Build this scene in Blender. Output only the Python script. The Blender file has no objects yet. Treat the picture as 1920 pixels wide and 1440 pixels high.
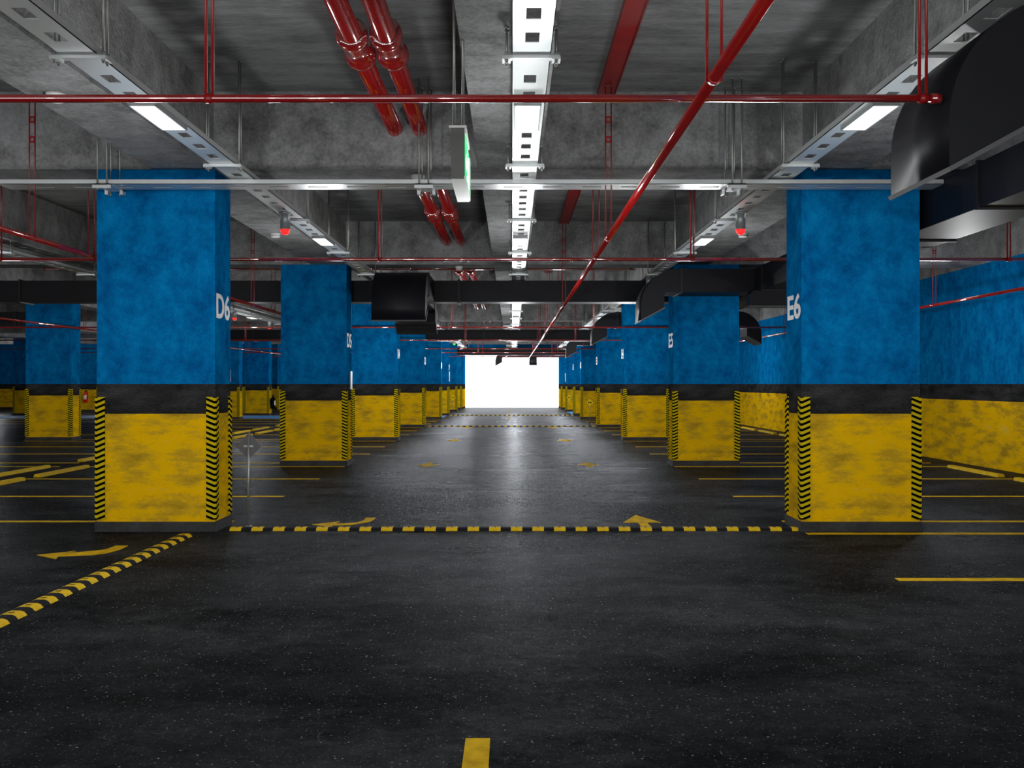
import bpy, math
from mathutils import Matrix, Vector
C = bpy.context.scene.collection
PI = math.pi
# ------------------------------------------------------------------ dimensions (metres; x right, y into the garage, z up)
SLAB, BEAM = 4.467, 3.677            # slab underside, beam underside
ROWS = [10.045, 18.04, 26.04, 34.04, 42.04, 47.2, 54.0, 59.0]    # front faces of the column rows
ROWNUM = ['6', '5', '4', '3', '2', '1', '1', '1']
CW, CD = 1.20, 0.55                  # column width, depth
COLX = {'B': -23.8, 'C': -12.8, 'D': -4.216, 'E': 2.94}
YEND, YBACK = 63.2, -9.0
XL, XR = -32.0, 8.53

# ------------------------------------------------------------------ mesh builder
class MB:
    def __init__(s): s.v=[]; s.f=[]; s.sm=[]; s.mi=[]
    def add(s, vs, fs, smooth=False, mi=0):
        o=len(s.v); s.v+= [tuple(v) for v in vs]
        for f in fs: s.f.append([i+o for i in f]); s.sm.append(smooth); s.mi.append(mi)
        return s
    def box(s, x0,x1,y0,y1,z0,z1, mi=0):
        vs=[(x,y,z) for z in (z0,z1) for y in (y0,y1) for x in (x0,x1)]
        return s.add(vs,[(0,2,3,1),(4,5,7,6),(0,1,5,4),(2,6,7,3),(0,4,6,2),(1,3,7,5)],False,mi)
    def tube(s, a, b, r, n=16, caps=True, r2=None, mi=0):
        a=Vector(a); b=Vector(b); d=(b-a).normalized()
        u=d.orthogonal().normalized(); w=d.cross(u); r2=r if r2 is None else r2
        vs=[a+(u*math.cos(2*PI*i/n)+w*math.sin(2*PI*i/n))*r for i in range(n)]
        vs+=[b+(u*math.cos(2*PI*i/n)+w*math.sin(2*PI*i/n))*r2 for i in range(n)]
        s.add(vs,[(i,(i+1)%n,(i+1)%n+n,i+n) for i in range(n)],True,mi)
        if caps: s.add(vs,[list(range(n))[::-1],list(range(n,2*n))],False,mi)
        return s
    def lathe(s, prof, c=(0,0,0), n=24, mi=0):
        vs=[]
        for r,z in prof:
            vs+=[(c[0]+r*math.cos(2*PI*i/n), c[1]+r*math.sin(2*PI*i/n), c[2]+z) for i in range(n)]
        fs=[]
        for k in range(len(prof)-1):
            fs+=[(k*n+i,k*n+(i+1)%n,(k+1)*n+(i+1)%n,(k+1)*n+i) for i in range(n)]
        s.add(vs,fs,True,mi)
        return s.add(vs,[list(range(n))[::-1],list(range((len(prof)-1)*n,len(prof)*n))],False,mi)
    def prism(s, pts, to, d0, d1, smooth=False, mi=0):
        """pts 2-D outline, to(u,w,v)->xyz, extruded v=d0..d1"""
        n=len(pts)
        vs=[to(u,w,d0) for u,w in pts]+[to(u,w,d1) for u,w in pts]
        s.add(vs,[list(range(n)),list(range(n,2*n))[::-1]],False,mi)
        return s.add(vs,[(i,i+n,(i+1)%n+n,(i+1)%n) for i in range(n)],smooth,mi)
    def mesh(s, name, mats):
        me=bpy.data.meshes.new(name); me.from_pydata(s.v,[],s.f)
        me.polygons.foreach_set('use_smooth',s.sm); me.polygons.foreach_set('material_index',s.mi)
        for m in (mats if isinstance(mats,(list,tuple)) else [mats]): me.materials.append(m)
        import bmesh
        bm=bmesh.new(); bm.from_mesh(me); bmesh.ops.remove_doubles(bm,verts=bm.verts,dist=1e-6)
        bmesh.ops.recalc_face_normals(bm,faces=bm.faces); bm.to_mesh(me); bm.free()
        return me
    def obj(s, name, mats, parent=None, loc=None, bevel=0):
        return link(name, s.mesh(name,mats), parent, loc, bevel=bevel)

def link(name, data, parent=None, loc=None, rotz=0, bevel=0):
    o=bpy.data.objects.new(name,data); C.objects.link(o)
    if parent: o.parent=parent
    if loc is not None: o.location=loc
    if rotz: o.rotation_euler=(0,0,rotz)
    if bevel:
        m=o.modifiers.new('bevel','BEVEL'); m.width=bevel; m.segments=2; m.limit_method='ANGLE'; m.angle_limit=math.radians(50)
    return o
def tag(o, label, cat, group=None, kind=None):
    o['label']=label; o['category']=cat
    if group: o['group']=group
    if kind: o['kind']=kind
    return o
def thing(name, label, cat, loc=(0,0,0), group=None):
    return tag(link(name,None,None,loc),label,cat,group)
def dup(src, parent=None, loc=None):
    c=src.copy(); C.objects.link(c)
    if parent is not None: c.parent=parent
    if loc is not None: c.location=loc
    for ch in list(src.children): dup(ch,c)
    return c

# ------------------------------------------------------------------ materials
class NT:
    def __init__(s,name):
        s.m=bpy.data.materials.new(name); s.m.use_nodes=True; s.t=s.m.node_tree; s.t.nodes.clear()
        s.out=s.n('ShaderNodeOutputMaterial'); s.p=s.n('ShaderNodeBsdfPrincipled'); s.l(s.p.outputs[0],s.out.inputs[0])
    def n(s,k,**kw):
        x=s.t.nodes.new(k)
        for a,b in kw.items(): setattr(x,a,b)
        return x
    def l(s,a,b): s.t.links.new(a,b)
    def val(s,inp,v):
        if hasattr(v,'is_output') or isinstance(v,bpy.types.NodeSocket): s.l(v,inp)
        else: inp.default_value=v
    def co(s,scale=(1,1,1),which='Object',rot=(0,0,0),loc=(0,0,0)):
        tc=s.n('ShaderNodeTexCoord'); mp=s.n('ShaderNodeMapping'); s.l(tc.outputs[which],mp.inputs[0])
        mp.inputs['Scale'].default_value=scale; mp.inputs['Rotation'].default_value=rot; mp.inputs['Location'].default_value=loc
        return mp.outputs[0]
    def noise(s,vec,scale,detail=4,rough=.55):
        x=s.n('ShaderNodeTexNoise'); s.l(vec,x.inputs['Vector']); x.inputs['Scale'].default_value=scale
        x.inputs['Detail'].default_value=detail; x.inputs['Roughness'].default_value=rough
        return x.outputs['Fac']
    def ramp(s,fac,stops,interp='LINEAR'):
        r=s.n('ShaderNodeValToRGB'); s.l(fac,r.inputs[0]); e=r.color_ramp.elements; r.color_ramp.interpolation=interp
        while len(e)<len(stops): e.new(.5)
        for i,(p,c) in enumerate(stops):
            e[i].position=p; e[i].color=(*c,1) if len(c)==3 else c
        return r.outputs[0]
    def math(s,op,a,b=0.0,c=None):
        x=s.n('ShaderNodeMath',operation=op); s.val(x.inputs[0],a); s.val(x.inputs[1],b)
        if c is not None: s.val(x.inputs[2],c)
        return x.outputs[0]
    def mix(s,fac,a,b,mode='MIX'):
        x=s.n('ShaderNodeMix',data_type='RGBA',blend_type=mode); s.val(x.inputs[0],fac)
        for i,v in ((6,a),(7,b)):
            if isinstance(v,tuple): x.inputs[i].default_value=(*v,1)
            else: s.l(v,x.inputs[i])
        return x.outputs[2]
    def bump(s,h,strength,dist=.01):
        b=s.n('ShaderNodeBump'); s.l(h,b.inputs['Height']); b.inputs['Strength'].default_value=strength; b.inputs['Distance'].default_value=dist
        s.l(b.outputs[0],s.p.inputs['Normal'])
    def set(s,**k):
        for a,b in k.items():
            i=s.p.inputs[a.replace('_',' ')]
            if isinstance(b,tuple): i.default_value=(*b,1) if len(b)==3 else b
            else: s.val(i,b)
        return s.m
g3=lambda v:(v,v,v)
def simple(name,col,rough=.5,metal=0.,spec=.5,coat=0.,vary=.12,vscale=6):
    t=NT(name); v=t.co(); n=t.noise(v,vscale)
    c=t.ramp(n,[(.3,tuple(x*(1-vary) for x in col)),(.7,tuple(min(1,x*(1+vary)) for x in col))])
    t.set(Base_Color=c,Roughness=rough,Metallic=metal)
    t.p.inputs['Specular IOR Level'].default_value=spec
    t.p.inputs['Coat Weight'].default_value=coat; t.p.inputs['Coat Roughness'].default_value=.08
    return t.m
def emit(name,col,st):
    t=NT(name); t.set(Base_Color=col,Emission_Color=col,Emission_Strength=st,Roughness=.4); return t.m

def concrete(name,stretch,tone,bumpy=.25,spec=.3):
    t=NT(name); v=t.co(stretch,'Object'); v1=t.co(which='Object')
    big=t.noise(v1,.9,3); med=t.noise(v,4,6,.65); fine=t.noise(v,30,3,.6)
    s_=t.math('ADD',t.math('MULTIPLY',big,.34),t.math('ADD',t.math('MULTIPLY',med,.42),t.math('MULTIPLY',fine,.24)))
    c=t.ramp(s_,[(.39,g3(tone*.5)),(.49,g3(tone*.95)),(.60,tuple(tone*k for k in (1.42,1.44,1.46)))])
    # thin dark cracks
    cr=t.noise(t.co((stretch[0]*.5,stretch[1],stretch[2]*1.4)),5,8,.7)
    k=t.ramp(t.math('ABSOLUTE',t.math('SUBTRACT',cr,.36)),[(.0,g3(.4)),(.008,g3(1.))])
    t.set(Base_Color=t.mix(1.0,c,k,'MULTIPLY'),Roughness=.78)
    t.p.inputs['Specular IOR Level'].default_value=spec
    t.bump(t.math('ADD',med,t.math('MULTIPLY',fine,.6)),bumpy,.03)
    return t.m

def painted(name,base_to_floor=False):
    """blue over a black band over yellow paint on concrete; heights are local z (object origin on the floor)"""
    t=NT(name); tc=t.n('ShaderNodeTexCoord'); sp=t.n('ShaderNodeSeparateXYZ'); t.l(tc.outputs['Object'],sp.inputs[0]); z=sp.outputs[2]
    v=t.co(); vh=t.co((1,1,3.2))
    big=t.noise(t.co((1,1,.8)),3.4,5,.65); med=t.noise(v,11,5,.7); fine=t.noise(v,60,3,.7)
    b=t.math('ADD',t.math('MULTIPLY',big,.5),t.math('ADD',t.math('MULTIPLY',med,.28),t.math('MULTIPLY',fine,.22)))
    blue=t.ramp(b,[(.385,(.0012,.066,.215)),(.465,(.0015,.115,.32)),(.54,(.0015,.160,.41)),(.63,(.004,.22,.50))])
    yb=t.noise(vh,1.9,6,.62); yf=t.noise(vh,22,4,.7)
    yy=t.math('ADD',t.math('MULTIPLY',yb,.8),t.math('MULTIPLY',yf,.2))
    yel=t.ramp(yy,[(.37,(.36,.215,.012)),(.46,(.54,.325,.014)),(.52,(.72,.41,.003)),(.60,(.75,.425,.003)),(.66,(.62,.40,.05))])
    bl=t.ramp(t.math('ADD',t.math('MULTIPLY',yb,.6),t.math('MULTIPLY',yf,.4)),[(.38,g3(.011)),(.5,g3(.026)),(.64,g3(.048))])
    m1=t.math('GREATER_THAN',z,1.5); m2=t.math('GREATER_THAN',z,1.197)
    c=t.mix(m2,yel,bl); c=t.mix(m1,c,blue)
    if base_to_floor:
        c=t.mix(t.math('LESS_THAN',z,.1),c,bl)
    t.set(Base_Color=c,Roughness=t.ramp(med,[(.3,g3(.7)),(.7,g3(.9))]))
    t.p.inputs['Specular IOR Level'].default_value=0
    t.bump(t.math('ADD',med,t.math('MULTIPLY',fine,.5)),.12,.012)
    return t.m

def asphalt():
    t=NT('dark asphalt floor'); v=t.co(); 
    big=t.noise(t.co((.6,1,1)),.45,5,.6); med=t.noise(v,5,4,.6); fine=t.noise(v,55,4,.7); grit=t.noise(v,170,2,.6)
    mid=t.noise(v,19,4,.7)
    s_=t.math('ADD',t.math('MULTIPLY',big,.42),t.math('ADD',t.math('MULTIPLY',med,.2),t.math('ADD',t.math('MULTIPLY',mid,.16),t.math('MULTIPLY',fine,.22))))
    c=t.ramp(s_,[(.38,(.006,.0063,.0067)),(.49,(.0165,.0172,.0182)),(.60,(.037,.038,.040))])
    st=t.noise(t.co((.7,1,1),loc=(3,7,0)),.8,6,.68)
    c=t.mix(1.0,c,t.ramp(st,[(.38,g3(.35)),(.47,g3(.8)),(.56,g3(1.25))]),'MULTIPLY')
    vo=t.n('ShaderNodeTexVoronoi',feature='F1'); t.l(v,vo.inputs['Vector']); vo.inputs['Scale'].default_value=34
    near=t.math('LESS_THAN',vo.outputs['Distance'],.17)
    sc=t.n('ShaderNodeSeparateColor'); t.l(vo.outputs['Color'],sc.inputs[0])
    pick=t.math('GREATER_THAN',sc.outputs[0],.66)
    spk=t.math('MULTIPLY',t.math('MULTIPLY',near,pick),t.math('MULTIPLY',sc.outputs[1],.95))
    vo2=t.n('ShaderNodeTexVoronoi',feature='F1'); t.l(v,vo2.inputs['Vector']); vo2.inputs['Scale'].default_value=75
    sc2=t.n('ShaderNodeSeparateColor'); t.l(vo2.outputs['Color'],sc2.inputs[0])
    spk2=t.math('MULTIPLY',t.math('MULTIPLY',t.math('LESS_THAN',vo2.outputs['Distance'],.25),t.math('GREATER_THAN',sc2.outputs[0],.7)),.5)
    spk=t.math('MAXIMUM',spk,t.math('MULTIPLY',spk2,sc2.outputs[1]))
    c=t.mix(spk,c,(.28,.29,.30))
    t.set(Base_Color=c,Roughness=t.ramp(t.math('ADD',t.math('MULTIPLY',big,.6),t.math('MULTIPLY',fine,.4)),[(.35,g3(FLOOR_R0)),(.65,g3(FLOOR_R1))]))
    t.p.inputs['Specular IOR Level'].default_value=0
    t.bump(t.math('ADD',t.math('MULTIPLY',mid,1.1),t.math('ADD',t.math('MULTIPLY',fine,.6),t.math('MULTIPLY',grit,.2))),.8,.008)
    # thin worn gloss that only shows at flat viewing angles
    gl=t.n('ShaderNodeBsdfGlossy'); gl.inputs['Color'].default_value=(.92,.95,1,1)
    t.l(t.p.inputs['Roughness'].links[0].from_socket,gl.inputs['Roughness']); t.l(t.p.inputs['Normal'].links[0].from_socket,gl.inputs['Normal'])
    lw=t.n('ShaderNodeLayerWeight'); lw.inputs[0].default_value=.5
    gr=t.ramp(t.math('ADD',t.math('MULTIPLY',mid,.55),t.math('MULTIPLY',fine,.45)),[(.40,g3(.12)),(.52,g3(.8)),(.62,g3(1.))])
    f=t.math('MULTIPLY',t.math('MULTIPLY',t.math('POWER',lw.outputs['Facing'],9.0),FLOOR_F),gr)
    ms=t.n('ShaderNodeMixShader'); t.l(f,ms.inputs[0]); t.l(t.p.outputs[0],ms.inputs[1]); t.l(gl.outputs[0],ms.inputs[2]); t.l(ms.outputs[0],t.out.inputs[0])
    return t.m
FLOOR_R0,FLOOR_R1=.18,.30; FLOOR_F=.24

def guard_mat():
    t=NT('yellow and black warning stripes'); tc=t.n('ShaderNodeTexCoord'); sp=t.n('ShaderNodeSeparateXYZ'); t.l(tc.outputs['Object'],sp.inputs[0])
    d=t.math('ADD',t.math('ABSOLUTE',sp.outputs[0]),t.math('ABSOLUTE',sp.outputs[1]))
    ph=t.math('FRACT',t.math('DIVIDE',t.math('SUBTRACT',t.math('ADD',sp.outputs[2],1.0),t.math('MULTIPLY',d,.42)),.0566))
    k=t.math('GREATER_THAN',ph,.53)
    c=t.mix(k,(.52,.40,.008),(.003,.003,.004))
    t.p.inputs['Specular IOR Level'].default_value=0
    t.set(Base_Color=c,Roughness=.6); return t.m

M={}
M['floor']=asphalt()
M['slab']=concrete('concrete of the slab',(.35,1.6,1),.19,.35)
M['beamc']=concrete('rough concrete of the beams',(1,1,1),.23,.6)
M['col']=painted('blue black and yellow painted concrete')
M['wallp']=painted('wall paint in blue black and yellow')
M['wallb']=painted('end wall paint in blue black and yellow',True)
M['base']=concrete('dark plinth concrete',(1,1,1),.03,.3)
M['guard']=guard_mat()
M['red']=simple('glossy red pipe paint',(.31,.004,.004),.3,0,.3,1.,.12)
for n_ in M['red'].node_tree.nodes:
    if n_.type=='BSDF_PRINCIPLED': n_.inputs['Coat IOR'].default_value=3.2; n_.inputs['Coat Roughness'].default_value=.05
M['redm']=simple('red painted steel',(.27,.006,.006),.35,0,.5,0,.15)
M['tray']=simple('galvanised white steel',(.62,.65,.65),.34,.55,.5,0,.06,2)
M['rod']=simple('grey steel rod',(.30,.31,.29),.42,.7,.5,0,.1)
M['duct']=simple('dark painted duct metal',(.0075,.0075,.0105),.5,.0,.2,0,.15,3)
M['flange']=simple('black duct flange',(.009,.009,.011),.5,.2,.4)
M['lip']=simple('grey duct lip',(.09,.09,.095),.5,.0,.4)
M['slat']=simple('grille slat',(.07,.07,.07),.5,.0,.3)
M['white']=simple('white plastic',(.72,.72,.70),.45,0,.5,0,.04)
M['housing']=simple('grey lamp housing',(.32,.34,.34),.4,.4,.5)
M['casing']=simple('dull grey sign casing',(.13,.13,.12),.6,0,.3)
M['paint']=simple('yellow road paint',(.62,.38,.008),.85,0,.05,0,.28,9)
M['padblue']=simple('blue floor paint',(.03,.27,.68),.7,0,.5,0,.2,5)
M['padwhite']=simple('white floor paint',(.5,.5,.5),.5)
M['rubY']=simple('yellow rubber',(.62,.40,.008),.7,0,.12,0,.18,14)
M['rubB']=simple('black rubber',(.010,.010,.012),.8,0,.1,0,.3,14)
M['signback']=simple('grey sheet metal',(.10,.10,.105),.6,.0,.3)
M['signY']=simple('yellow sign face',(.85,.62,.01),.9,0,.0,0,.05)
M['black']=simple('black print',(.008,.008,.008),.9,0,0)
M['ext']=simple('red extinguisher paint',(.75,.01,.012),.25,0,.6,.3,.08)
M['signblue']=simple('blue sign face',(.02,.25,.75),.35)
M['numw']=simple('white number paint',(.62,.63,.64),.6)
M['diff']=emit('lit diffuser',(1.,1.,1.),2.2)
M['redl']=emit('red lamp glass',(1.,.012,.012),2.2)
M['grnl']=emit('green lamp glass',(.02,.75,.05),1.6)
M['exitg']=emit('green exit panel',(.01,.55,.17),.9)
M['exitw']=emit('white exit pictogram',(1.,1.,.95),1.1)

# ------------------------------------------------------------------ setting
def struct(o): o['kind']='structure'; return o
floor=struct(MB().box(XL,9.2,YBACK,YEND,-.25,0).obj('floor',M['floor']))
ceil=struct(MB().box(XL,9.2,YBACK,YEND,SLAB,SLAB+.3).obj('ceiling',M['slab']))
b=MB()
for x0,x1 in ((-.33,.28),(-3.65,-3.03),(2.95,3.56),(-8.17,-7.55),(-12.5,-11.9),(-18.0,-17.4),(-23.5,-22.9)):
    MB().box(x0,x1,YBACK,60,BEAM,SLAB+.02).obj('beam',M['beamc'],ceil)
MB().box(XR,9.2,YBACK,60,BEAM,SLAB+.02).obj('beam',M['beamc'],ceil)
for y in [2.045]+ROWS[:-1]:
    MB().box(XL,XR+.1,y,y+CD,BEAM+.003,SLAB+.02).obj('beam',M['beamc'],ceil)
struct(MB().box(XR,9.2,YBACK,YEND,0,BEAM).obj('wall_right',M['wallp']))
w=struct(MB().box(XL,-2.98,60,YEND,0,SLAB).box(2.97,9.2,60,YEND,0,SLAB).box(-2.98,2.97,60,YEND,3.45,SLAB).obj('wall_back',M['wallb']))
struct(MB().box(XL-.3,XL,YBACK,YEND,0,SLAB).obj('wall_left',M['wallb']))

# ------------------------------------------------------------------ floor paint (parts of the floor)
def flat(name,x0,x1,y0,y1,mat,z=.004,par=floor):
    return MB().box(x0,x1,y0,y1,-.001,z).obj(name,mat,par)
LY=[]
for r in ROWS[:4]:
    LY+=[r+.745-.05, r+3.145-.05, r+5.57-.05, r+7.86]
LYR=[5.15,7.53,9.86]+LY
for y in LYR:
    if y<42: flat('parking_line',2.95,7.94,y,y+.10,M['paint'])
for y in LY:
    flat('parking_line',-7.72,-3.04,y,y+.10,M['paint'])
    flat('parking_line',-12.8,-8.22,y,y+.10,M['paint'])
    if y>26: flat('parking_line',-22.6,-18.0,y,y+.10,M['paint'])
for y0,y1 in ((2.6,4.18),(42.0,42.9),(44.6,45.5),(50.4,51.4),(53.6,54.6),(57,58.2)):
    flat('lane_dash',-.196,-.092,y0,y1,M['paint'])
def poly(name,pts,mat,z=.004):
    return MB().prism(pts,lambda u,w_,v:(u,w_,v),-.001,z).obj(name,mat,floor)
def arrow(x,ytip,s):
    # s=+1 points away, -1 towards the camera
    P=[(0,0),(-.205,-.6),(-.05,-.6),(-.05,-1.06),(.05,-1.06),(.05,-.6),(.205,-.6)]
    poly('lane_arrow',[(x+px*s,ytip+py*s) for px,py in P],M['paint'])
for yt in (11.30,18.9,26.85,34.7): arrow(1.41,yt,1)
for yt in (17.8,25.85,33.6): arrow(-1.56,yt,-1)
BA=[(-1.515,11.08),(-1.625,11.08),(-1.70,10.86),(-1.80,10.72),(-1.93,10.64),(-2.06,10.60),(-2.14,10.60),(-2.07,10.80),
    (-2.26,10.43),(-2.42,10.38),(-2.24,10.26),(-2.10,10.16),(-2.105,10.36),(-1.98,10.40),(-1.84,10.47),(-1.71,10.58),(-1.60,10.73),(-1.54,10.90)]
BAn=[(704.5,971.2),(686.9,971.2),(679,977.5),(668,980),(648,981.6),(628,981.9),(637.7,977.9),(600,982.2),(584.5,983.8),(603,986),(624,989.2),(622.5,985.2),(640,985.2),(662,984.2),(682,981),(694,978.5),(700,975)]
def g2(px,py): y=1.5*1855/(py-720); return ((px-960)*y/1855,y)   # photo point on the floor -> metres
BA=[g2(*p) for p in BAn]
poly('turn_arrow',BA,M['paint'])
BB=[(240,1023.7),(217,1023.7),(206,1028),(196,1030.8),(178,1033),(146,1036),(119,1037),(143,1033.3),(110,1037),(69,1041),(105,1048.7),(109,1043.8),(145,1042),(175,1041),(203,1037),(225,1031)]
poly('turn_arrow',[g2(*p) for p in BB],M['paint'])
for x0,x1,y0,y1 in ((-12.75,-3.1,43.0,46.9),(-23.5,-18.0,43.0,46.9),(2.95,7.9,47.9,53.4)):
    p=flat('accessible_bay_paint',x0,x1,y0,y1,M['padblue'],.003); p['label']='blue painted bay'
    q=MB()
    q.box(x0,x1,y0,y0+.14,.002,.006).box(x0,x1,y1-.14,y1,.002,.006)
    q.box((x0+x1)/2-1.9,(x0+x1)/2-1.2,y0+1.2,y0+2.6,.002,.006).box((x0+x1)/2+1.2,(x0+x1)/2+1.9,y0+1.2,y0+2.6,.002,.006)
    q.obj('bay_marking',M['padwhite'],p)

# ------------------------------------------------------------------ columns
sh_me=MB().box(0,CW,0,CD,.10,BEAM).mesh('shaft',M['col'])
bs_me=MB().box(-.015,CW+.015,-.015,CD+.015,0,.103).mesh('plinth',M['base'])
T,W_=.014,.085
gm=MB().prism([(-T,-T),(W_,-T),(W_,0.0),(0,0),(0,W_),(-T,W_)],lambda u,w_,v:(u,w_,v),.125,1.368).mesh('corner_guard',M['guard'])
def text_mesh(s,w,h,mat):
    cu=bpy.data.curves.new('number','FONT'); cu.body=s; cu.extrude=.002; cu.offset=.022; cu.resolution_u=4
    o=bpy.data.objects.new('t',cu); C.objects.link(o); dg=bpy.context.evaluated_depsgraph_get(); dg.update()
    me=bpy.data.meshes.new_from_object(o.evaluated_get(dg)); bpy.data.objects.remove(o)
    xs=[v.co.x for v in me.vertices]; ys=[v.co.y for v in me.vertices]
    ax,bx,ay,by=min(xs),max(xs),min(ys),max(ys)
    for v in me.vertices: v.co.x=(v.co.x-ax)/(bx-ax)*w; v.co.y=(v.co.y-ay)/(by-ay)*h; v.co.z=v.co.z*1.0
    me.materials.clear(); me.materials.append(mat); me.name='number'; return me
ORD=['nearest','second','third','fourth','fifth','sixth','seventh','eighth','farthest']
def column(k,i):
    x,y=COLX[k],ROWS[i]; key=k+ROWNUM[i]
    side={'D':'left of the central aisle','E':'right of the central aisle','C':'far left row beyond the parking bays','B':'leftmost distant row'}[k]
    if k in 'DE' and i<6: lab='blue, black and yellow painted column marked %s, %s one %s'%(key,ORD[i],side)
    elif k in 'DE': lab='distant blue and yellow column by the bright exit, %s one %s'%(ORD[i],side)
    elif k=='C': lab='blue and yellow column in the %s, %s one seen from the camera'%(side,ORD[i-2])
    else: lab='small distant blue and yellow column, %s one of the %s'%(ORD[i-5],side)
    t=thing('column',lab,'column',(x,y,0),'painted concrete columns')
    link('shaft',sh_me,t); link('plinth',bs_me,t)
    for (cx,cy,r) in ((0,0,0),(CW,0,PI/2),(CW,CD,PI),(0,CD,-PI/2)):
        link('corner_guard',gm,t,(cx,cy,0),r)
    if k in 'DE' and i<6:
        m=text_mesh(key,.47,.262,M['numw']); o=link('number_marking',m,t)
        o['label']='white %s'%key
        if k=='D': R=Matrix(((0,0,1),(1,0,0),(0,1,0))).to_4x4(); o.matrix_local=Matrix.Translation((CW+.002,.045,2.172))@R
        else: R=Matrix(((0,0,-1),(-1,0,0),(0,1,0))).to_4x4(); o.matrix_local=Matrix.Translation((-.002,.50,2.172))@R
    return t
for k,rng in (('D',range(8)),('E',range(8)),('C',range(2,8)),('B',range(5,7))):
    for i in rng: column(k,i)

# ------------------------------------------------------------------ cable trays
def roofz(x,y):
    for x0,x1 in ((-.33,.28),(-3.65,-3.03),(2.95,3.56),(-8.17,-7.55)):
        if x0<=x<=x1: return BEAM
    for r in [2.045]+ROWS:
        if r<=y<=r+CD: return BEAM
    return SLAB
TB=3.507
_rod={}
def rod_mesh(top,bottom=3.455,r=.0078):
    k=(round(top,3),bottom,r)
    if k not in _rod:
        m=MB().tube((0,0,bottom),(0,0,top),r,8)
        m.tube((0,0,bottom+.012),(0,0,bottom+.024),.012,6).tube((0,0,bottom+.058),(0,0,bottom+.07),.012,6)
        m.tube((0,0,top-.012),(0,0,top),.014,8)
        _rod[k]=m.mesh('threaded_rod',M['rod'])
    return _rod[k]
HANG=[3.06+3.0*i for i in range(19)]
def cable_tray(x0,x1,label,y0=-6,y1=59.8,lamps=()):
    t=thing('cable_tray',label,'cable tray',((x0+x1)/2,y0,TB),'perforated cable trays along the aisles')
    xc=(x0+x1)/2; w=(x1-x0)/2; m=MB(); hw=.041
    L=lambda y:y-y0
    th=.006; m.box(-w,-hw,0,L(y1),0,th); m.box(hw,w,0,L(y1),0,th)
    m.box(-w,-w+.004,0,L(y1),0,.05); m.box(w-.004,w,0,L(y1),0,.05)
    holes=[]
    for h in [3.06-3*j for j in range(3,0,-1)]+HANG:
        holes+=[h+.45+.37*i for i in range(7)]
    holes=[h for h in holes if y0+.2<h<y1-.2]
    p=y0
    for h in holes:
        m.box(-hw,hw,L(p),L(h-.082),0,th); p=h+.082
    m.box(-hw,hw,L(p),L(y1),0,th)
    m.obj('tray_channel',M['tray'],t)
    bm=MB().box(-w-.055,w+.055,-.055,.055,-.010,-.001).box(-w-.055,w+.055,-.055,-.049,-.028,-.001)
    bm.box(-w-.06,-w-.008,-.045,.045,-.03,-.010).box(w+.008,w+.06,-.045,.045,-.03,-.010)
    bme=bm.mesh('hanger_bracket',M['tray'])
    for hy in HANG:
        if hy>y1: break
        br=link('hanger_bracket',bme,t,(0,L(hy),0))
        for sx in (-1,1):
            xx=sx*(w+.034)
            for dy in (-.03,.03):
                link('threaded_rod',rod_mesh(roofz(xc+xx,hy+dy)),br,(xx,dy,-TB))
    return t
cable_tray(-2.755,-2.525,'perforated pale cable tray over the left lane, beside the D columns')
cable_tray(.0,.236,'perforated white cable tray running down the middle of the ceiling')
cable_tray(2.515,2.745,'perforated pale cable tray over the right lane, beside the E columns')
cable_tray(-7.88,-7.65,'perforated cable tray over the left parking bays, seen between the columns')
# transverse tray
t=thing('cable_tray','pale cable tray crossing the ceiling in front of columns D6 and E6','cable tray',(-5,9.60,3.44))
m=MB(); X0,X1=-5.0,9.19
m.box(0,X1,0,.004,0,.045).box(0,X1,.276,.28,0,.045)
p=0; x=.3
m.box(0,X1,0,.115,0,.005).box(0,X1,.165,.28,0,.005)
while x<X1-.4:
    m.box(p,x,.115,.165,0,.005); p=x+.19; x+=.385
m.box(p,X1,.115,.165,0,.005)
m.obj('tray_channel',M['tray'],t)
for hx in (-3.97,-.855,2.18):
    br=MB().box(-.09,.09,-.035,.34,-.012,-.001).box(-.09,.09,-.035,-.02,-.045,-.001).box(-.09,-.06,.26,.34,-.05,-.001).box(.06,.09,.26,.34,-.05,-.001).obj('hanger_bracket',M['tray'],t,(hx+5,0,0))
    for dx,dy in ((-.045,-.02),(.045,-.02),(-.045,.30),(.045,.30)):
        tz=BEAM if -3.65<hx+dx<-3.03 else SLAB
        link('threaded_rod',rod_mesh(tz,3.375),br,(dx,dy,-3.44))

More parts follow.
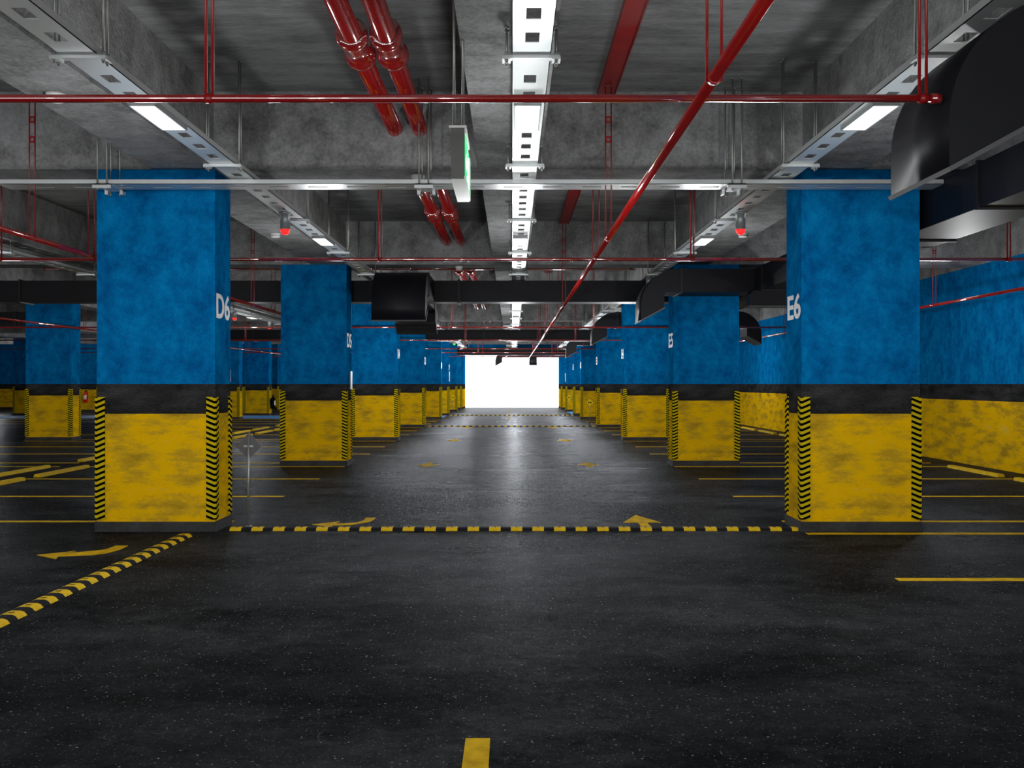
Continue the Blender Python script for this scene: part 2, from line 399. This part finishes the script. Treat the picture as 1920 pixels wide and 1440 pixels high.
# ------------------------------------------------------------------ ceiling lamps in the trays, plus added fill lights
LY_=[(-4.2),1.3,7.325,13.71,21.5,29.55,37.5,43.5,49.7,56.0]
NM={-7.765:'left parking bays',-2.615:'left lane',.112:'middle tray',2.645:'right lane'}
hm=MB().box(-.098,.098,-.345,.345,.010,.042).box(-.098,.098,-.345,-.330,0,.012).box(-.098,.098,.330,.345,0,.012).box(-.098,-.086,-.345,.345,0,.012).box(.086,.098,-.345,.345,0,.012).mesh('housing',M['housing'])
dm=MB().box(-.085,.085,-.329,.329,.001,.010).mesh('diffuser',M['diff'])
LAMP_W=5.0; FILL_W=60.0; FILL_Z=2.3
def lamp(x,y,i):
    if y>0:
        t=thing('ceiling_lamp','lit white rectangular lamp under the tray over the %s, %s from the camera'%(NM[x],ORD[i-1]) ,'ceiling lamp',(x,y,3.464),'rectangular lamps under the cable trays')
        link('housing',hm,t); link('diffuser',dm,t)
    l=bpy.data.lights.new('lamp_light','AREA'); l.shape='RECTANGLE'; l.size=.165; l.size_y=.64; l.energy=LAMP_W; l.specular_factor=0; l.color=(.97,.99,1)
    o=bpy.data.objects.new('lamp_light',l); C.objects.link(o); o.location=(x,y,3.458)
    w_=FILL_W*(1.7 if y>18 else 1)
    l=bpy.data.lights.new('fill_light','POINT'); l.shadow_soft_size=.12; l.energy=w_; l.specular_factor=0; l.color=(.97,.99,1)  # extra fill point in mid-air below the lamp, lifts ceiling and columns
    o=bpy.data.objects.new('fill_light',l); C.objects.link(o); o.location=(x,y+(1.5 if 21<y<22 else 0),FILL_Z)
def added_slab_lamp(x,y,lab):  # invented fixture, added as fill to brighten the outer bays
    t=thing('ceiling_lamp',lab,'ceiling lamp',(x,y,SLAB-.052),'added fill lamps on the slab outside the lanes')
    link('housing',hm,t); link('diffuser',dm,t)
    for k,(w_,z) in enumerate(((LAMP_W,SLAB-.06),(FILL_W*(1.7 if y>18 else 1),FILL_Z))):  # light at the added fixture, then a bare fill point lower down
        l=bpy.data.lights.new('lamp_light','AREA' if k==0 else 'POINT'); l.energy=w_; l.color=(.97,.99,1)
        if k==0: l.shape='RECTANGLE'; l.size=.165; l.size_y=.64
        else: l.shadow_soft_size=.12; l.specular_factor=0
        o=bpy.data.objects.new('lamp_light',l); C.objects.link(o); o.location=(x,y,z)
for i,y in enumerate((5.0,13.5,17.0,33.0,43.3,52.0)): added_slab_lamp(6.2,y,'added fill lamp on the slab over the right wall bays, %s one'%ORD[i])
for i,(x,y) in enumerate(((-20.0,50.0),(-27.0,52.0))): added_slab_lamp(x,y,'added fill lamp on the slab above the leftmost distant bays, %s one'%ORD[i])
for i,y in enumerate((22.0,40.0,50.0)): added_slab_lamp(-15.2,y,'added fill lamp on the slab over the far left lane, %s one'%ORD[i])
for x in NM:
    for i,y in enumerate(LY_): lamp(x,y,i)

# ------------------------------------------------------------------ red pipes
PZ=2.98; PR=.021
def cross_pipe(y,x0,x1,hx,label,z=PZ,r=PR,rod=.0088,elbow=False):
    t=thing('sprinkler_pipe',label,'pipe',((x0+x1)/2,y,z),'red cross pipes under the ceiling')
    L=(x1-x0)/2
    m=MB().tube((-L,0,0),(L,0,0),r,20)
    m.tube((-L,0,0),(-L+.05,0,0),r*1.25,20).tube((L-.05,0,0),(L,0,0),r*1.25,20)
    m.obj('pipe',M['red'],t)
    for h in hx:
        k=h-(x0+x1)/2; top=SLAB
        for r_ in ROWS:
            if r_<=y<=r_+CD: top=BEAM
        hg=MB().tube((k-.018,0,r*.8),(k-.018,0,top-z),rod,8).tube((k+.018,0,r*.8),(k+.018,0,top-z),rod,8)
        hg.box(k-.03,k+.03,-.03,.03,top-z-.01,top-z)
        hg.tube((k-.02,0,0),(k+.02,0,0),r*1.22,20)
        hg.obj('pipe_hanger',M['redm'],t)
cross_pipe(5.13,-6.5,2.22,(-1.57,2.13),'nearest horizontal red pipe crossing the whole view above')
cross_pipe(11.75,-9.0,8.5,(-6.08,-1.57,2.14,5.9),'second horizontal red pipe, behind columns D6 and E6')
cross_pipe(25.85,-20,7.9,(-9.0,-5.3,-1.57,2.14,5.9),'thin red cross pipe just in front of column D4')
cross_pipe(33.4,-20,8.4,(-12.9,-9.0,-5.2,-1.57,2.14),'thin red cross pipe just in front of column D3')
cross_pipe(41.6,-22,8.4,(-9.2,-5.2,-2.0,2.14),'thin distant red cross pipe before the fifth column row')
cross_pipe(46.6,-22,8.4,(-9.2,-5.2,-1.6,2.14),'thin distant red cross pipe before the sixth column row')
cross_pipe(52.9,-22,8.4,(-5.2,-1.57,2.14),'farthest thin red cross pipe near the bright exit')
cross_pipe(21.1,-10.0,2.62,(-2.0,1.7),'red cross pipe up near the slab behind column row five',z=3.96,r=.032)

def plate_mesh(w,h,hr,th):
    m=MB(); n=16; O=[];I=[]
    for i in range(n):
        a=2*PI*i/n+PI/4; c,s=math.cos(a),math.sin(a); k=1/max(abs(c),abs(s))
        O.append((c*k*w/2,s*k*h/2)); I.append((c*hr,s*hr))
    vs=[(x,-th/2,z) for x,z in O]+[(x,-th/2,z) for x,z in I]+[(x,th/2,z) for x,z in O]+[(x,th/2,z) for x,z in I]
    fs=[]
    for i in range(n):
        j=(i+1)%n
        fs+=[(i,j,n+j,n+i),(2*n+i,3*n+i,3*n+j,2*n+j),(i,2*n+i,2*n+j,j),(n+i,n+j,3*n+j,3*n+i)]
    return m.add(vs,fs)
def long_pipe(x,z,r,y0,y1,label,ladders,pairs,group='long red pipes along the aisles'):
    t=thing('sprinkler_pipe',label,'pipe',(x,y0,z),group)
    MB().tube((0,0,0),(0,y1-y0,0),r,24).obj('pipe',M['red'],t)
    cl=MB().tube((0,-.02,0),(0,.02,0),r*1.18,20).mesh('pipe_clamp',M['redm'])
    for y in ladders:
        top=roofz(x,y)-z-(.061 if x>0 and x<2 and roofz(x,y)==SLAB else 0)
        h=MB().tube((-.028,0,0),(-.028,0,top),.0065,8).tube((.028,0,0),(.028,0,top),.0065,8)
        for zz in (.96,1.155):
            if zz<top-.05:
                pm=plate_mesh(.066,.066,.017,.008); pm.v=[(a,b_,c+zz) for a,b_,c in pm.v]; h.add(pm.v,pm.f)
        h.box(-.04,.04,-.03,.03,top-.01,top)
        ho=h.obj('pipe_hanger',M['redm'],t,(0,y-y0,0)); link('pipe_clamp',cl,ho)
    for y in pairs:
        top=roofz(x,y)-z-(.061 if x>0 and x<2 and roofz(x,y)==SLAB else 0)
        h=MB().tube((-.034,0,-.02),(-.034,0,top),.0075,8).tube((.034,0,-.02),(.034,0,top),.0075,8).box(-.045,.045,-.03,.03,top-.01,top)
        ho=h.obj('pipe_hanger',M['redm'],t,(0,y-y0,0)); link('pipe_clamp',cl,ho)
long_pipe(.94,2.925,.028,-4,63.1,'long glossy red pipe running from top right to the bright exit',(9.65,17.85,25.7,33.7,41.8),(4.6,11.05,19.4,27.5,35.5,43.5))
long_pipe(-4.68,2.925,.025,4,59,'long red pipe with white glint over the left parking bays',(9.65,17.85,25.7,33.7,41.8),(11.0,19.4,27.5,35.5))
long_pipe(-11.1,2.925,.025,14,59,'long red pipe at far left in front of the third column row',(25.7,33.7,41.8),(21.0,29.5,37))
long_pipe(7.62,2.925,.025,4,58,'long red pipe running beside the right wall',(9.65,17.85,25.7,33.7),(19.4,27.5))
def main_pipe(x,z,r,label):
    t=thing('fire_main_pipe',label,'pipe',(x,0,z),'thick red fire mains')
    MB().tube((0,-4,0),(0,46,0),r,32).obj('pipe',M['red'],t)
    cm=MB(); 
    prof=[(-.33,r*1.02),(-.325,r*1.53),(-.27,r*1.57),(-.22,r*1.53),(-.21,r*1.40),(.10,r*1.36),(.11,r*1.56),(.17,r*1.60),(.21,r*1.5),(.22,r*1.02)]
    n=28; vs=[]
    for yy,rr in prof: vs+=[(rr*math.cos(2*PI*i/n),yy,rr*math.sin(2*PI*i/n)) for i in range(n)]
    fs=[(k*n+i,k*n+(i+1)%n,(k+1)*n+(i+1)%n,(k+1)*n+i) for k in range(len(prof)-1) for i in range(n)]
    cme=cm.add(vs,fs,True).mesh('pipe_coupling',M['red'])
    for y in (.2,7.62,15.0,22.4,29.8): link('pipe_coupling',cme,t,(0,y,0))
    for y in (4.0,12.6,20.6):
        MB().tube((0,y,r*.9),(0,y,SLAB-z),.012,10).tube((0,y-.02,0),(0,y+.02,0),r*1.12,28).obj('pipe_hanger',M['redm'],t)
main_pipe(-1.19,4.09,.078,'thick red fire main with couplings, left one of the pair')
main_pipe(-.935,4.09,.078,'thick red fire main with couplings, right one of the pair by the centre beam')
for j,(y0,y1) in enumerate(((-2,10.04),(10.6,18.03),(18.6,26.03))):
    o=MB().box(-.0875,.0875,0,y1-y0,-.045,0).box(-.0875,-.080,0,y1-y0,-.06,-.045).box(.080,.0875,0,y1-y0,-.06,-.045).obj('busbar_trunking',M['redm'],None,(.95,y0,SLAB))
    tag(o,'flat red trunking strip fixed to the slab, in the %s ceiling bay'%('nearest','second','third')[j],'trunking','flat red ceiling trunking')

# ------------------------------------------------------------------ ventilation ducts
DZ0,DZ1=3.086,3.498
def duct(label,x0,x1,y0,y1,fl,axis):
    t=thing('ventilation_duct',label,'ventilation duct',(x0,y0,DZ0),'black rectangular ceiling ducts')
    MB().box(0,x1-x0,0,y1-y0,0,DZ1-DZ0).obj('duct_body',M['duct'],t,bevel=.006)
    e=.022
    for f in fl:
        m=MB()
        if axis=='x':
            k=f-x0
            m.box(k-.02,k+.02,-e,0,-e,DZ1-DZ0+e).box(k-.02,k+.02,y1-y0,y1-y0+e,-e,DZ1-DZ0+e).box(k-.02,k+.02,0,y1-y0,-e,0).box(k-.02,k+.02,0,y1-y0,DZ1-DZ0,DZ1-DZ0+.014)
        else:
            k=f-y0
            m.box(-e,0,k-.02,k+.02,-e,DZ1-DZ0+.014).box(x1-x0,x1-x0+e,k-.02,k+.02,-e,DZ1-DZ0+.014).box(0,x1-x0,k-.02,k+.02,-e,0).box(0,x1-x0,k-.02,k+.02,DZ1-DZ0,DZ1-DZ0+.014)
        m.obj('duct_flange',M['flange'],t)
    return t
duct('long black duct running along the right side behind the E columns',4.20,4.87,-3,57,(4.6,8.9,10.9,16.6,18.7,24.7,30.5,40,48),'y')
duct('black duct crossing the whole ceiling just behind column D5',-26,4.198,19.1,19.6,(-20,-9.5,-1.03,3.5),'x')
duct('second black duct crossing the ceiling, farther back',-14,4.198,36.35,36.85,(-9.5,-1.03,3.5),'x')
duct('third black duct crossing the ceiling near the exit',-11,4.198,54.3,54.8,(-2.2,1.9),'x')
duct('short farthest black duct right in front of the bright exit',-.31,5.6,58.9,59.3,(.6,2.4),'x')
duct('black duct crossing at far left, above the third column row',-30,-12.3,27.5,28.0,(-13.8,-19),'x')

def outlet(label,ox,oy,ux,uy,width,L=1.965,slats=True):
    """elbow leaving a duct side at (ox,oy) along (ux,uy); v axis is to the left of u"""
    vx,vy=-uy,ux
    t=thing('duct_outlet',label,'duct outlet',(ox,oy,DZ0),'curved black duct outlets')
    to=lambda u,w_,v:(ux*u+vx*v, uy*u+vy*v, w_)
    R=.65; H=DZ1-DZ0-.004
    P=[(0.002,0.004),(0.002,H)]
    for i in range(15):
        a=PI/2*i/14
        P.append((L-R+R*math.sin(a), H-R+R*math.cos(a)))
    P+=[(L,-.48),(L-.40,-.262),(L-.40,-.06),(L-.42,-.015),(L-.46,.004)]
    m=MB(); n=len(P); 
    vs=[to(u,w_,-width/2) for u,w_ in P]+[to(u,w_,width/2) for u,w_ in P]
    m.add(vs,[list(range(n)),list(range(n,2*n))[::-1]],False)
    for i in range(n):
        j=(i+1)%n; m.add([vs[i],vs[i+n],vs[j+n],vs[j]],[(0,1,2,3)],2<=i<=16)
    me=m.mesh('elbow_body',M['duct']); 
    link('elbow_body',me,t)
    # flange ring at the joint with the straight part
    k=L-R-.05
    q=MB(); e=.016
    for (w0,w1,v0,v1) in ((-e,H+e,-width/2-e,-width/2),(-e,H+e,width/2,width/2+e),(-e,0.003,-width/2,width/2),(H,H+e*.6,-width/2,width/2)):
        q.prism([(k-.018,w0),(k+.018,w0),(k+.018,w1),(k-.018,w1)],to,v0,v1)
    if L>1.0 and k>.1: q.obj('duct_flange',M['flange'],t)
    # lip around the slanted mouth
    a=Vector((L,-.48)); b_=Vector((L-.40,-.262)); d=(b_-a).normalized(); nn=Vector((-d.y,d.x)); 
    if nn.y>0: nn=-nn
    def strip(mb,s0,s1,v0,v1,t0,t1):
        c=[a+d*s0+nn*t0,a+d*s1+nn*t0,a+d*s1+nn*t1,a+d*s0+nn*t1]
        mb.prism([(p.x,p.y) for p in c],to,v0,v1)
    LL=(b_-a).length; q=MB()
    strip(q,-.012,.014,-width/2-.015,width/2+.015,-.004,.02); strip(q,LL-.014,LL+.012,-width/2-.015,width/2+.015,-.004,.02)
    strip(q,.014,LL-.014,-width/2-.015,-width/2+.012,-.004,.02); strip(q,.014,LL-.014,width/2-.012,width/2+.015,-.004,.02)
    q.obj('mouth_lip',M['lip'],t)
    q=MB(); s=.05
    while s<LL-.03:
        strip(q,s,s+.016,-width/2+.012,width/2-.012,.0,.014); s+=.05
    q.obj('grille',M['slat'],t)
    return t
outlet('large nearest black curved duct outlet hanging at top right',4.198,5.44,-1,0,.78)
outlet('black curved duct outlet in front of the top of column E5',4.198,17.52,-1,0,.80)
outlet('black curved duct outlet between columns E4 and E3 over the right lane',4.198,27.85,-1,0,.80)
outlet('small distant black curved duct outlet near column E2 on the right',4.198,40.95,-1,0,.80)
outlet('black curved duct outlet turned to the right wall, seen right of column E5',4.872,27.5,1,0,.80)
outlet('black curved duct outlet facing the camera, right of column D5',-1.965,19.098,0,-1,.93,2.0)
outlet('black duct outlet with grille behind the crossing duct, over column D4',-2.08,19.602,0,1,.86,2.1)
outlet('tiny black curved outlet at the left end of the farthest duct, against the exit',-.31,59.1,-1,0,.38,.68)
outlet('tiny black duct outlet facing the camera in front of the bright exit',1.225,58.898,0,-1,.43,1.5)
t=thing('duct_outlet','black box outlet with striped grille under the right duct, beside column E6','duct outlet',(4.535,17.0,DZ0))
MB().prism([(-.47,-.002),(-.51,-.06),(-.51,-.26),(.42,-.26),(.42,-.002)],lambda u,w_,v:(u,v,w_),-.35,.0).obj('elbow_body',M['duct'],t,bevel=.01)
q=MB()
for i in range(9): q.box(-.54,.44,-.34+.038*i,-.325+.038*i,-.285,-.262)
q.obj('grille',M['slat'],t)

# ------------------------------------------------------------------ exit sign
t=thing('exit_sign','hanging slim exit sign box with green lit side, near the top centre','exit sign',(-.34,6.2,2.785))
MB().box(-.042,.042,0,.76,0,.32).obj('sign_case',M['casing'],t,bevel=.003)
MB().box(-.055,.055,-.005,.44,.32,.335).box(.0425,.055,0,.44,.285,.335).obj('top_cover',M['white'],t)
MB().box(-.0425,.0425,-.001,.761,-.004,0).box(.0405,.048,.735,.76,0,.3).box(.0405,.048,0,.76,0,.02).obj('trim_frame',M['white'],t)
p=MB().box(.0425,.0445,.02,.735,.02,.285).obj('lit_panel',M['exitg'],t); p['label']='glowing green panel'
# running figure and arrow
q=MB(); to=lambda u,w_,v:(.0445+v,u,w_)
q.prism([(.33,.19),(.36,.22),(.40,.22),(.43,.19),(.42,.12),(.47,.07),(.44,.05),(.38,.10),(.34,.05),(.28,.05),(.28,.08),(.33,.09),(.36,.13)],to,0,.002)
q.prism([(.37+.022*math.cos(a*PI/4),.25+.022*math.sin(a*PI/4)) for a in range(8)],to,0,.002)
q.prism([(.10,.14),(.18,.20),(.18,.16),(.26,.16),(.26,.12),(.18,.12),(.18,.08)],to,0,.002)
q.prism([(.52,.05),(.52,.25),(.62,.25),(.62,.05)],to,0,.002)
q.obj('pictogram',M['exitw'],t)
for dx in (-.028,.028):
    MB().tube((dx,.08,.335),(dx,.08,SLAB-2.785 if True else 0),.009,10).obj('hanger_rod',M['rod'],t)
MB().tube((0,.62,.32),(0,.62,SLAB-2.785),.009,10).obj('hanger_rod',M['rod'],t)

# ------------------------------------------------------------------ bay indicator lamps and smoke detectors
cyl=MB().lathe([(.062,0.0),(.062,.005),(.056,.008),(.056,.18),(.070,.185),(.070,.197)]).mesh('lamp_body',M['housing'])
dome=MB().lathe([(.012,-.062),(.030,-.055),(.044,-.040),(.052,-.02),(.055,0.0)]).mesh('lens',M['redl'])
domeg=MB().lathe([(.012,-.062),(.030,-.055),(.044,-.040),(.052,-.02),(.055,0.0)]).mesh('lens',M['grnl'])
def ind(x,y,g,label,z=3.31):
    t=thing('indicator_lamp',label,'indicator lamp',(x,y,z),'bay indicator lamps under the trays')
    link('lamp_body',cyl,t); link('lens',domeg if g else dome,t)
ind(-2.66,11.6,0,'red lit indicator lamp under the left lane tray, right of column D6')
ind(2.68,11.6,0,'red lit indicator lamp under the right lane tray, left of column E6')
ind(2.56,18.5,1,'green lit indicator lamp near the curved outlet by column E5')
ind(-2.6,44.5,1,'tiny green lit indicator lamp near the bright exit, left side')
ind(-7.6,27.1,0,'small red lit indicator lamp between columns D6 and D5, left of the two')
ind(-7.7,31.4,0,'small red lit indicator lamp between columns D6 and D5, right of the two')
sd=MB().lathe([(.045,-.062),(.062,-.055),(.066,-.036),(.048,-.032),(.048,-.026),(.070,-.022),(.072,0.0)]).mesh('smoke_detector',M['white'])
for x,y,l in ((-3.42,7.42,'white round smoke detector on the left beam, just above the nearest red pipe'),(-3.42,14.3,'white round smoke detector below the left red indicator lamp'),
            (3.34,14.3,'white round smoke detector below the right red indicator lamp'),(-.98,10.33,'white round smoke detector on the cross beam beside the hanging exit sign'),
            (-.98,18.3,'small white smoke detector on the second cross beam near the red mains'),(-.98,26.3,'tiny white smoke detector on the third cross beam')):
    o=link('smoke_detector',sd,None,(x,y,BEAM)); tag(o,l,'smoke detector','white smoke detectors')

# ------------------------------------------------------------------ speed bumps
prof=[(-.075,0),(-.055,.022),(-.03,.030),(.03,.030),(.055,.022),(.075,0)]
def seg_mesh(w,mat,name,mark=True):
    m=MB().prism(prof,lambda u,w_,v:(v,u,w_),0,w)
    mats=[mat]
    if mark:
        m.box(w*.42,w*.58,-.018,.018,.030,.0315,1); mats=[mat,M['rubB']]
    return m.mesh(name,mats)
yl,bk=.117,.104
ym=seg_mesh(yl,M['rubY'],'yellow_segment'); bkm=seg_mesh(bk,M['rubB'],'black_segment',False)
def bump(x,y,n,rotz,label,first=0):
    t=thing('speed_bump',label,'speed bump',(x,y,0)); t.rotation_euler=(0,0,rotz); p=0
    for i in range(n):
        if (i+first)%2==0: link('yellow_segment',ym,t,(p,0,0)); p+=yl
        else: link('black_segment',bkm,t,(p,0,0)); p+=bk
bump(-2.885,10.17,53,0,'yellow and black speed bump across the aisle between columns D6 and E6')
bump(-3.22,5.2,42,PI/2,'yellow and black speed bump running diagonally in view from column D6 to the left edge',0)
bump(-2.95,34.85,53,0,'distant yellow and black speed bump, nearer of the two far ones')
bump(-2.95,47.0,53,0,'distant yellow and black speed bump, the one nearest the bright exit')

# ------------------------------------------------------------------ wheel stops
ws=MB().prism([(-.06,0),(-.045,.05),(.045,.05),(.06,0)],lambda u,w_,v:(u,v,w_),0,1.85).mesh('wheel_stop',M['rubY'])
nb={0:'nearest',1:'second',2:'third',3:'fourth'}
for xi,(x,side,rs) in enumerate(((7.86,'right wall line',(0,1,2)),(-7.63,'left bays, right line',(0,1,2,3)),(-8.33,'left bays, left line',(0,1,2,3)))):
    for r in rs:
        for j,a in enumerate((1.05,3.5,5.85)):
            y=ROWS[r]+a
            px=960+x*1855/y
            if not (-150<px<2100): continue
            o=link('wheel_stop',ws,None,(x,y,.0)); tag(o,'yellow wheel stop, %s, %s stop of %s bay'%(side,('first','second','third')[j],nb[r]),'wheel stop','yellow wheel stops')

# ------------------------------------------------------------------ warning signs
def sign(x,y,face,label):
    t=thing('warning_sign',label,'sign',(x,y,0))
    MB().tube((0,0,0),(0,0,.99),.013,12).lathe([(.04,0),(.04,.006),(.014,.008)],n=12).obj('post',M['rod'],t)
    s=.14; c=.845; dy=.014*face
    D=[(0,-s),(s,0),(0,s),(-s,0)]
    MB().prism(D,lambda u,w_,v:(u,v+dy,c+w_),-.003,.003).obj('sign_plate',M['signback'],t)
    f0=dy+.0031*face; f1=dy+.0045*face
    fp=MB().prism([(u*.97,w_*.97) for u,w_ in D],lambda u,w_,v:(u,v,c+w_),min(f0,f1),max(f0,f1)).obj('sign_face',M['signY'],t); fp['label']='yellow face with two black humps'
    q=MB(); f2=f1+.001*face
    for cx in (-.035,.035):
        q.prism([(cx-.035,-.02)]+[(cx-.030+.060*i/6,-.02+.06*math.sin(PI*i/6)) for i in range(1,6)]+[(cx+.035,-.02)],lambda u,w_,v:(u,v,c+w_),min(f1,f2),max(f1,f2))
    q.obj('hump_symbol',M['black'],fp)
    MB().box(-.05,.05,-.004,.004,c-.01,c+.01).obj('bracket',M['rod'],t)
sign(-2.775,10.42,1,'grey back of a diamond sign on a thin post beside column D6')
sign(2.75,34.99,-1,'yellow diamond speed bump sign on a thin post at the right, nearer one')
sign(2.78,48.0,-1,'yellow diamond speed bump sign on a thin post at the right, farther one')
sign(-2.86,48.0,-1,'small yellow diamond sign on a thin post left of the bright exit')

# ------------------------------------------------------------------ small wall things
def panel(x,y0,y1,z0,z1,label,sgn):
    t=thing('wall_panel_sign',label,'sign',(x,y0,z0))
    MB().box(0,.018*sgn,0,y1-y0,0,z1-z0).obj('panel',M['white'],t,bevel=.003)
    MB().box(.018*sgn,.020*sgn,.02,y1-y0-.02,.03,z1-z0-.03).obj('panel_face',M['signblue'],t)
panel(-3.0158,18.42,18.58,1.40,1.74,'narrow white edged panel on the aisle face of column D5',1)
panel(-3.0158,47.35,47.65,1.62,2.1,'tiny white edged panel on the sixth column left of the aisle',1)
panel(2.9398,54.1,54.4,1.62,2.1,'tiny white edged panel on the seventh column right of the aisle',-1)
t=thing('parking_sign','bright blue parking panel on the distant column seen right beside column D6','sign',(-12.3,42.03,1.6))
MB().box(0,.36,-.02,.008,0,.5).obj('panel',M['white'],t); MB().box(.015,.345,-.024,-.02,.12,.485).obj('panel_face',M['signblue'],t)
def ext(x,y,z,mat,label,rz=0):
    t=thing('fire_extinguisher',label,'fire extinguisher',(x,y,z)); t.rotation_euler=(0,0,rz)
    MB().lathe([(.10,0),(.115,.02),(.115,.43),(.10,.50),(.04,.55),(.04,.58)],n=20).obj('cylinder',mat,t)
    q=MB(); n=10
    vs=[(.117*math.sin(-.8+1.6*i/(n-1)),-.117*math.cos(-.8+1.6*i/(n-1)),zz) for zz in (.17,.38) for i in range(n)]
    q.add(vs,[(i,i+1,n+i+1,n+i) for i in range(n-1)],True); q.obj('paper_label',M['white'],t)
    MB().box(-.03,.03,-.03,.03,.58,.63).box(-.03,.14,-.012,.012,.63,.655).tube((.03,0,.60),(.11,0,.56),.012,8).tube((.11,0,.56),(.13,0,.2),.012,8).obj('valve',M['black'],t)
    MB().box(-.05,.05,.10,.135,.2,.45).obj('wall_bracket',M['black'],t)
ext(-23.22,53.865,.50,M['ext'],'red fire extinguisher with white label on a distant column at far left')
ext(-11.465,47.45,.32,M['black'],'dark fire extinguisher silhouette on the side of a distant column behind D6',PI/2)

# ------------------------------------------------------------------ daylight, camera, colour
SKY_BACK,SKY_FRONT=2.4,3.4     # overcast daylight: brighter towards the far exit
wd=bpy.data.worlds.new('World'); bpy.context.scene.world=wd; wd.use_nodes=True
bgn=wd.node_tree.nodes['Background']; bgn.inputs[0].default_value=(1,1,1,1); t_=wd.node_tree; tc=t_.nodes.new('ShaderNodeTexCoord'); sp=t_.nodes.new('ShaderNodeSeparateXYZ'); t_.links.new(tc.outputs['Generated'],sp.inputs[0])
mr=t_.nodes.new('ShaderNodeMapRange'); t_.links.new(sp.outputs[1],mr.inputs[0])
for i_,v_ in zip((1,2,3,4),(-.25,.25,SKY_BACK,SKY_FRONT)): mr.inputs[i_].default_value=v_
t_.links.new(mr.outputs[0],bgn.inputs[1])
cam=bpy.data.cameras.new('Camera'); cam.sensor_width=36; cam.lens=36*1855/1920; cam.clip_end=300
co=bpy.data.objects.new('Camera',cam); C.objects.link(co); co.location=(0,0,1.5); co.rotation_euler=(PI/2,0,0)
sc=bpy.context.scene; sc.camera=co
sc.view_settings.view_transform='Standard'; sc.view_settings.look='None'; sc.view_settings.gamma=1; sc.view_settings.use_curve_mapping=False
sc.view_settings.exposure=0.0
sc.cycles.max_bounces=8; sc.cycles.diffuse_bounces=4; sc.cycles.glossy_bounces=4
